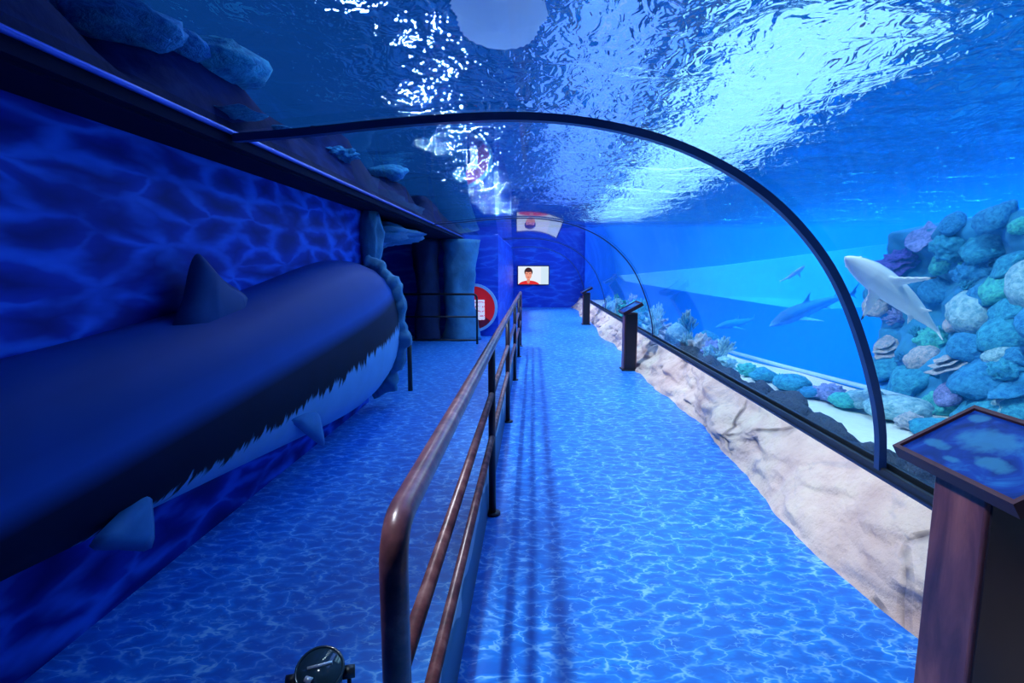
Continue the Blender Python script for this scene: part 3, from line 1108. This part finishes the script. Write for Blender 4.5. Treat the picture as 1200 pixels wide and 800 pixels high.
for args in [
    (1050, 308, 36, 24, 'tiered', 'violet'), (1083, 278, 34, 18, 'plate', 'lavender'), (1116, 286, 32, 30, 'cauliflower', 'teal'),
    (1152, 290, 34, 24, 'boulder', 'teal'), (1110, 306, 26, 18, 'brain', 'green'), (1128, 316, 16, 16, 'branching', 'green'),
    (1141, 322, 30, 26, 'cauliflower', 'blue'), (1187, 308, 34, 16, 'boulder', 'teal'), (1185, 332, 44, 24, 'brain', 'green'),
    (1147, 366, 42, 36, 'brain', 'pale'), (1184, 364, 32, 18, 'boulder', 'teal'), (1186, 392, 40, 30, 'brain', 'teal'),
    (1175, 415, 26, 16, 'brain', 'pale'), (1200, 420, 26, 22, 'boulder', 'blue'), (1027, 356, 24, 14, 'brain', 'peach'),
    (1058, 373, 30, 20, 'branching', 'lavender'), (1123, 377, 24, 12, 'brain', 'peach'), (1030, 384, 24, 10, 'plate', 'pale'),
    (1045, 404, 36, 18, 'tiered', 'peach'), (1095, 400, 32, 24, 'cauliflower', 'green'), (1083, 421, 28, 20, 'brain', 'peach'),
    (1113, 428, 34, 18, 'tiered', 'peach'), (1117, 461, 30, 14, 'brain', 'lavender'), (1176, 474, 32, 20, 'cauliflower', 'pale'),
    (1186, 452, 40, 18, 'plate', 'blue'), (1190, 226, 24, 32, 'cauliflower', 'green'), (1197, 266, 16, 14, 'brain', 'green'),
    (1135, 235, 40, 26, 'boulder', 'blue'), (1170, 255, 34, 24, 'boulder', 'blue'), (1095, 250, 30, 20, 'boulder', 'blue'),
    (1065, 340, 34, 26, 'boulder', 'blue'), (1100, 345, 30, 30, 'boulder', 'blue'), (1070, 445, 46, 26, 'boulder', 'teal'),
    (1140, 410, 36, 30, 'boulder', 'blue'), (1150, 445, 50, 30, 'boulder', 'blue'), (1045, 435, 40, 24, 'boulder', 'teal'),
    (1180, 435, 30, 20, 'cauliflower', 'teal'), (1035, 330, 30, 24, 'boulder', 'blue'), (1105, 475, 40, 24, 'cauliflower', 'green'),
    (1155, 480, 50, 24, 'boulder', 'teal'), (1150, 200, 36, 26, 'boulder', 'blue'), (1180, 190, 30, 26, 'boulder', 'blue'),
    (1160, 345, 34, 20, 'boulder', 'blue'), (1118, 262, 22, 14, 'brain', 'blue'), (1195, 478, 30, 20, 'brain', 'teal'),
    (1075, 395, 22, 16, 'branching', 'teal'), (1060, 420, 20, 14, 'branching', 'blue'), (1132, 340, 18, 14, 'branching', 'teal'),
    (1100, 440, 20, 14, 'branching', 'teal'), (1165, 300, 18, 14, 'branching', 'blue')]:
    on_reef(*args)
fr_ = random.Random(11)
for k in range(16):
    on_reef(1225 + 12 * k, 300 + fr_.uniform(-60, 150), fr_.uniform(36, 60), fr_.uniform(26, 44), fr_.choice(['boulder', 'brain', 'cauliflower']), fr_.choice(['teal', 'blue', 'green', 'pale']))

# ------------------------------------------------------------------ corals and stones on the sand ledge
def on_ledge(x, y, wpx, hpx, kind, colour, where, group):
    p = pix(x, y + hpx * .35, 2, .35)
    dist = (p - EYE).length
    sx, sz = wpx * dist / F_PX / 2, hpx * dist / F_PX / 2
    coral(kind, colour, p + Vector((0, 0, sz * .55)), sx, sx * .9, sz, where, group)


WL = 'standing on the white sand ledge'
for args in [
    (876, 432, 24, 18, 'cauliflower', 'green'), (895, 438, 30, 20, 'boulder', 'teal'), (928, 447, 36, 22, 'brain', 'teal'),
    (912, 444, 14, 14, 'branching', 'green'), (972, 459, 34, 22, 'cauliflower', 'lavender'), (992, 468, 30, 18, 'brain', 'green'),
    (1012, 466, 40, 26, 'boulder', 'pale'), (1052, 478, 52, 28, 'brain', 'pale'), (1068, 494, 30, 22, 'cauliflower', 'peach'),
    (950, 458, 26, 16, 'boulder', 'blue'), (1096, 500, 40, 26, 'boulder', 'teal'), (850, 424, 26, 18, 'cauliflower', 'pale')]:
    on_ledge(*args, WL, 'corals on the sand ledge')
# pale coral garden running along the acrylic towards the far end
rnd = random.Random(3)
for k in range(60):
    y = 6.6 + 9.8 * (k / 59) ** .9
    x = rnd.uniform(2.02, 2.56)
    kind = rnd.choice(['branching', 'cauliflower', 'tiered', 'brain', 'branching'])
    colour = rnd.choice(['pale', 'peach', 'pale', 'peach', 'pale', 'green', 'teal', 'lavender'])
    r = rnd.uniform(.11, .21)
    hz = r * rnd.uniform(.8, 1.5) * (1.3 if y > 8 else 1)
    x = max(x, 1.94 + r * 1.3)
    coral(kind, colour, (x, y, .33 + hz * .5), r, r, hz, 'in the coral garden along the acrylic', 'corals in the garden along the acrylic')
# dark rocks at the foot of the acrylic
DR = SHAPES['boulder']
for k in range(34):
    y = 2.0 + .175 * k + rnd.uniform(-.05, .05)
    r = rnd.uniform(.06, .13)
    me = shape_mesh('boulder', k % 4, M['darkrock'], 'dark_rock')
    o = link(bpy.data.objects.new('dark_rock', me))
    o.location = (1.935 + r * 1.15 + rnd.uniform(0, .05), y, .35 + r * .35)
    o.scale = (r, r * rnd.uniform(1.0, 1.7), r * rnd.uniform(.9, 1.4))
    o.rotation_euler = (0, 0, rnd.uniform(-.4, .4))
    tag(o, 'dark grey rock lying on the sand against the foot of the acrylic', 'rock', 'dark rocks at the foot of the acrylic')
# pale pipe along the rim of the ledge
pa, pb_ = pix(835, 406, 2, .37), pix(1040, 460, 2, .37)
tag(tube('ledge_pipe', [pa + (pa - pb_) * .25, pa, (pa + pb_) / 2 + Vector((0, 0, -.01)), pb_, pb_ + (pb_ - pa) * .1], .022, M['pipe']), 'thin pale pipe along the outer rim of the sand ledge', 'pipe')

# teal lumps on the left bank
bbvh_o = bpy.data.objects['rock_bank']
bb = BVHTree.FromPolygons([v.co.copy() for v in bbvh_o.data.vertices], [tuple(p.vertices) for p in bbvh_o.data.polygons])
for (x, y, w, h, kind, colour) in [(150, 42, 90, 46, 'boulder', 'blue'), (255, 82, 90, 50, 'boulder', 'teal'), (272, 140, 60, 16, 'plate', 'teal'), (345, 125, 50, 30, 'boulder', 'blue'),
                                   (90, 25, 60, 40, 'boulder', 'blue'), (215, 60, 40, 30, 'brain', 'blue'), (400, 185, 36, 20, 'cauliflower', 'blue'), (455, 205, 40, 24, 'boulder', 'blue'), (330, 160, 30, 14, 'brain', 'blue')]:
    d = pix_ray(x, y)
    hit, nrm, _, dist = bb.ray_cast(EYE, d)
    if hit is None: continue
    coral(kind, colour, hit + Vector((0, 0, .03)), w * dist / F_PX / 2, w * dist / F_PX / 2, h * dist / F_PX / 2, 'on the dark bank above the left ledge', 'on the bank above the left ledge')

# ------------------------------------------------------------------ sharks and ray
def shark_mat(name, back, belly, tips=None, L=1.0):
    m = Mat(name)
    sep = m.n('SeparateXYZ', {0: m.n('TexCoord').outputs['Object']})
    nz = m.noise(m.coord(), 6 / L, 3).outputs[0]
    z = m.math('ADD', m.math('DIVIDE', sep.outputs[2], L), m.math('MULTIPLY', m.math('SUBTRACT', nz, .5), .02))
    col = m.mix(m.n('MapRange', {0: z, 1: .0, 2: .025, 3: 0, 4: 1}).outputs[0], C(*belly), C(*back))
    if tips:
        ax_ = m.math('DIVIDE', m.math('ABSOLUTE', sep.outputs[0]), L)
        t1 = m.n('MapRange', {0: ax_, 1: .185, 2: .20, 3: 0, 4: 1}).outputs[0]
        t2 = m.n('MapRange', {0: m.math('DIVIDE', sep.outputs[2], L), 1: .135, 2: .15, 3: 0, 4: 1}).outputs[0]
        col = m.mix(m.math('MAXIMUM', t1, t2), col, C(*tips))
    return m.bsdf(col, .55, 0, None, .25)


def make_shark(label, L, mat, bend_=0.0):
    """body with all fins as one continuous skin; nose at +Y, length L"""
    prof = [(.50, .004, .003, .0), (.485, .017, .010, .001), (.45, .036, .022, .002), (.39, .055, .041, .005), (.30, .074, .066, .008), (.20, .080, .074, .008), (.08, .077, .073, .006),
            (-.05, .064, .062, .006), (-.18, .046, .046, .008), (-.28, .028, .030, .010), (-.36, .016, .020, .014), (-.42, .010, .016, .022), (-.45, .008, .012, .03)]

    def warp(p):
        p = Vector(p)
        return Vector((p.x + bend_ * (p.y - .2) ** 2 * (1 if p.y < .2 else .3), p.y, p.z)) * L

    rings = []
    for y, rx, rz, cz in prof:
        rings.append([warp((rx * math.cos(a), y, cz + rz * math.sin(a) * (1 if math.sin(a) > 0 else .85))) for a in [2 * math.pi * k / 18 for k in range(18)]])
    parts = [loft_data(rings)]

    def blade(root_a, root_b, tip, th, back_=None):
        a, b, t = Vector(root_a), Vector(root_b), Vector(tip)
        n = (b - a).cross(t - a).normalized()
        bk = Vector(back_) if back_ else (b + t) / 2 - (b - a) * .0
        rs = []
        for q in range(7):
            u = q / 6
            p0 = a.lerp(t, u)
            p1 = b * (1 - u) ** 2 + bk * 2 * u * (1 - u) + t * u * u
            mid = (p0 + p1) / 2
            w = th * (1 - u * .75)
            rs.append([warp(p0), warp(p0.lerp(mid, .5) + n * w * .8), warp(mid + n * w), warp(p1.lerp(mid, .5) + n * w * .7), warp(p1), warp(p1.lerp(mid, .5) - n * w * .7), warp(mid - n * w), warp(p0.lerp(mid, .5) - n * w * .8)])
        return loft_data(rs)

    for s in (-1, 1):
        parts.append(blade((s * .055, .235, -.03), (s * .055, .12, -.03), (s * .245, .06, -.075), .012, (s * .10, .10, -.04)))
        parts.append(blade((s * .03, -.10, -.025), (s * .03, -.17, -.025), (s * .085, -.17, -.055), .009))
    parts.append(blade((0, .10, .06), (0, -.03, .06), (0, -.045, .175), .011, (0, .0, .085)))
    parts.append(blade((0, -.22, .035), (0, -.28, .035), (0, -.285, .07), .009))
    parts.append(blade((0, -.385, .02), (0, -.45, .025), (0, -.53, .16), .010, (0, -.445, .06)))
    parts.append(blade((0, -.385, .015), (0, -.45, .025), (0, -.47, -.065), .010, (0, -.43, .0)))
    for s in (-1, 1):
        parts.append(ico(1, lambda p, s=s: warp(p * .007 + Vector((s * .047, .425, .012)))))
    v, f = merge(*parts)
    o = mesh('shark', v, f, mat, None, True)
    md = o.modifiers.new('skin', 'REMESH')
    md.mode = 'VOXEL'
    md.voxel_size = L / 150
    md.use_smooth_shade = True
    sm = o.modifiers.new('soften', 'SMOOTH')
    sm.iterations = 4
    tag(o, label, 'shark')
    return o


def aim(o, nose, tail, up_hint=(0, 0, 1)):
    nose, tail, up_hint = Vector(nose), Vector(tail), Vector(up_hint)
    y = (nose - tail).normalized()
    x = y.cross(up_hint).normalized()
    z = x.cross(y)
    o.location = (nose + tail) / 2
    o.rotation_mode = 'QUATERNION'
    o.rotation_quaternion = Matrix((x, y, z)).transposed().to_quaternion()


n1, t1 = pix(989, 299, 1, 3.75), pix(1120, 394, 1, 4.05)
L1 = (n1 - t1).length / 1.02
sh = make_shark('pale reef shark with dark-tipped fins swimming in front of the reef wall', L1, shark_mat('pale_shark_skin', (.36, .6, .8), (.93, .95, .97), (.02, .04, .08), L1), .12)
aim(sh, n1, t1, (.52, .76, .32))
n2, t2 = pix(944, 311, 1, 10), pix(916, 333, 1, 10.4)
L2 = (n2 - t2).length / 1.02
sh = make_shark('small white shark swimming above the dark shark in blue water', L2, shark_mat('white_shark_skin', (.6, .8, .95), (.85, .93, 1), None, L2), .3)
aim(sh, n2, t2, (.3, .5, .8))
n3, t3 = pix(900, 383, 1, 8.0), pix(992, 341, 1, 8.6)
L3 = (n3 - t3).length / 1.02
sh = make_shark('dark blue shark with a tall back fin gliding through the deep tank', L3, shark_mat('dark_shark_skin', (.02, .16, .42), (.12, .45, .75), None, L3), -.35)
aim(sh, n3, t3, (-.1, -.1, 1))
n4, t4 = pix(838, 384, 1, 12), pix(892, 374, 1, 12.6)
L4 = (n4 - t4).length / 1.02
sh = make_shark('faint blue shark far off in the deep tank', L4, shark_mat('faint_shark_skin', (.01, .17, .55), (.03, .3, .7), None, L4), .2)
aim(sh, n4, t4)


def ray_skin(m, col):
    """thin flesh: part of the light comes through the fins"""
    df = m.n('BsdfDiffuse', {0: col})
    tl = m.n('BsdfTranslucent', {0: C(.9, .96, 1)})
    gl_ = m.n('BsdfGlossy', {'Roughness': .35})
    a = m.n('MixShader', {0: .85, 1: df.outputs[0], 2: tl.outputs[0]})
    b = m.n('MixShader', {0: .05, 1: a.outputs[0], 2: gl_.outputs[0]})
    m.t.links.new(b.outputs[0], m.out.inputs[0])
    return m.m


def make_ray(label):
    """flat round ray seen from below: disc, nose, pelvic lobes and whip tail in one skin; nose at -Y"""
    N = 48
    rings = []
    for lev, zt in ((.0, 0), (.25, 1), (.5, 1), (.75, 1), (.93, 1), (1.0, 1)):
        pass
    def outline(a):
        c, s_ = math.cos(a), math.sin(a)
        r = .30 * (1 + .10 * abs(c) ** 3 - .05 * math.cos(2 * a))
        sq = (abs(c) ** 3.2 + abs(s_) ** 3.2) ** (-1 / 3.2)
        if s_ < 0: r = .28 * sq * (1 - .10 * abs(c) * abs(s_))
        return Vector((r * c * 1.02, r * s_ * (.86 if s_ < 0 else 1)))
    V, Fc = [Vector((0, 0, .055)), Vector((0, 0, -.05))], []
    levels = [.2, .4, .6, .8, .93, 1.0]
    idx = {}
    for side_ in (1, -1):
        for li, lv in enumerate(levels):
            for k in range(N):
                o2 = outline(2 * math.pi * k / N)
                if lv == 1.0 and side_ == -1:
                    idx[(side_, li, k)] = idx[(1, li, k)]
                    continue
                th = (.055 if side_ > 0 else .05) * (1 - lv ** 1.5) * (1 if side_ > 0 else .8)
                z = side_ * th + .05 * abs(o2.x / .3) ** 2 * lv ** 2 + .02 * math.sin(o2.y * 9) * lv
                idx[(side_, li, k)] = len(V)
                V.append(Vector((o2.x * lv, o2.y * lv, z)))
    for side_ in (1, -1):
        c0 = 0 if side_ > 0 else 1
        for k in range(N):
            k2 = (k + 1) % N
            Fc.append((c0, idx[(side_, 0, k)], idx[(side_, 0, k2)]))
            for li in range(len(levels) - 1):
                Fc.append((idx[(side_, li, k)], idx[(side_, li, k2)], idx[(side_, li + 1, k2)], idx[(side_, li + 1, k)]))
    tail = tube_data([(0, .22, 0), (0, .4, .02), (.03, .6, .05), (.08, .8, .06)], [.03, .018, .01, .004], 8)
    lobes = []
    for s_ in (-1, 1):
        lobes.append(ico(2, lambda p, s_=s_: Vector((p.x * .05 + s_ * .06, p.y * .07 + .29, p.z * .012))))
    v, f = merge((V, Fc), tail, *lobes)
    m = Mat('ray_skin')
    sep = m.n('SeparateXYZ', {0: m.n('TexCoord').outputs['Object']})
    x, y, z = sep.outputs
    nz = m.noise(m.coord(), 7, 3).outputs[0]
    under = m.mix(nz, C(.55, .72, .85), C(.82, .88, .95))

    def ell(cx, cy, rx, ry):
        a = m.math('POWER', m.math('DIVIDE', m.math('SUBTRACT', m.math('ABSOLUTE', x), cx), rx), 2)
        b = m.math('POWER', m.math('DIVIDE', m.math('SUBTRACT', y, cy), ry), 2)
        return m.math('LESS_THAN', m.math('ADD', a, b), 1.0)

    below = m.math('LESS_THAN', z, .0)
    geo = m.n('NewGeometry')
    ns = m.n('SeparateXYZ', {0: m.n('TexCoord').outputs['Normal']}).outputs[2]
    col = m.mix(m.n('MapRange', {0: ns, 1: -.15, 2: .15, 3: 0, 4: 1}).outputs[0], under, C(.10, .14, .2))
    o = mesh('stingray', v, f, ray_skin(m, col), None, True)
    md = o.modifiers.new('skin', 'REMESH')
    md.mode = 'VOXEL'
    md.voxel_size = .0075
    md.use_smooth_shade = True
    tag(o, label, 'ray')
    return o


ry = make_ray('pale round stingray showing its underside above the crown of the tunnel')
ry.location = pix(584, 27, 2, 2.62)
ry.rotation_euler = (math.radians(10), math.radians(-5), math.radians(186))
ry.scale = (.72, .8, .8)

# ------------------------------------------------------------------ tell look-alikes apart in words
def place_words(o, p, r):
    if 'reef wall' in o['label']:
        h = p.z
        return 'at the foot of' if h < .7 else 'low on' if h < 1.15 else 'halfway up' if h < 1.65 else 'high on' if h < 2.2 else 'at the top of'
    return None


by_label = {}
for o, p, r in CORALS: by_label.setdefault(o['label'], []).append((o, p, r))
for lab, items in by_label.items():
    if len(items) < 2: continue
    rs = sorted(r for _, _, r in items)
    lo_, hi_ = rs[len(rs) // 3], rs[(2 * len(rs)) // 3]
    for o, p, r in items:
        size = 'small ' if r <= lo_ * .999 else 'large ' if r > hi_ * 1.001 else 'middling '
        if 'reef wall' in lab:
            near = min(((q - p).length, w['label']) for w, q, _ in CORALS if w is not o and 'reef wall' in w['label'] and w['label'] .split()[:3] != lab.split()[:3])[1]
            near = ' '.join(near.split(' growing')[0].split(' set')[0].split(' low')[0].split(' high')[0].split(' halfway')[0].split(' at ')[0].split(' beside')[0].split()[-3:])
            base = lab.split(' growing')[0].split(' set')[0]
            o['label'] = f"{size}{base} {place_words(o, p, r)} the reef wall beside {near}"
        elif 'coral garden' in lab:
            y = p.y
            spot = 'before the second lectern' if y < 7.4 else 'opposite the second lectern' if y < 9.2 else 'past the second lectern' if y < 11.5 else 'midway to the third lectern' if y < 13.4 else 'opposite the third lectern'
            o['label'] = lab.replace('in the coral garden along the acrylic', f'along the acrylic {spot}')
            o['label'] = size + o['label']
        else:
            o['label'] = size + lab
cnt = {}
for o in bpy.data.objects:
    if o.name.startswith('dark_rock'):
        y = o.location.y
        spot = 'before the first tunnel arch' if y < 2.75 else 'at the foot of the first tunnel arch' if y < 3.1 else 'just past the first tunnel arch' if y < 4.3 else 'midway between the first and second tunnel arches' if y < 6.4 else 'short of the second tunnel arch'
        r = o.scale.x
        o['label'] = ('small' if r < .08 else 'large' if r > .11 else 'middling') + (' long' if o.scale.y / r > 1.4 else ' round') + ' dark grey rock on sand ' + spot
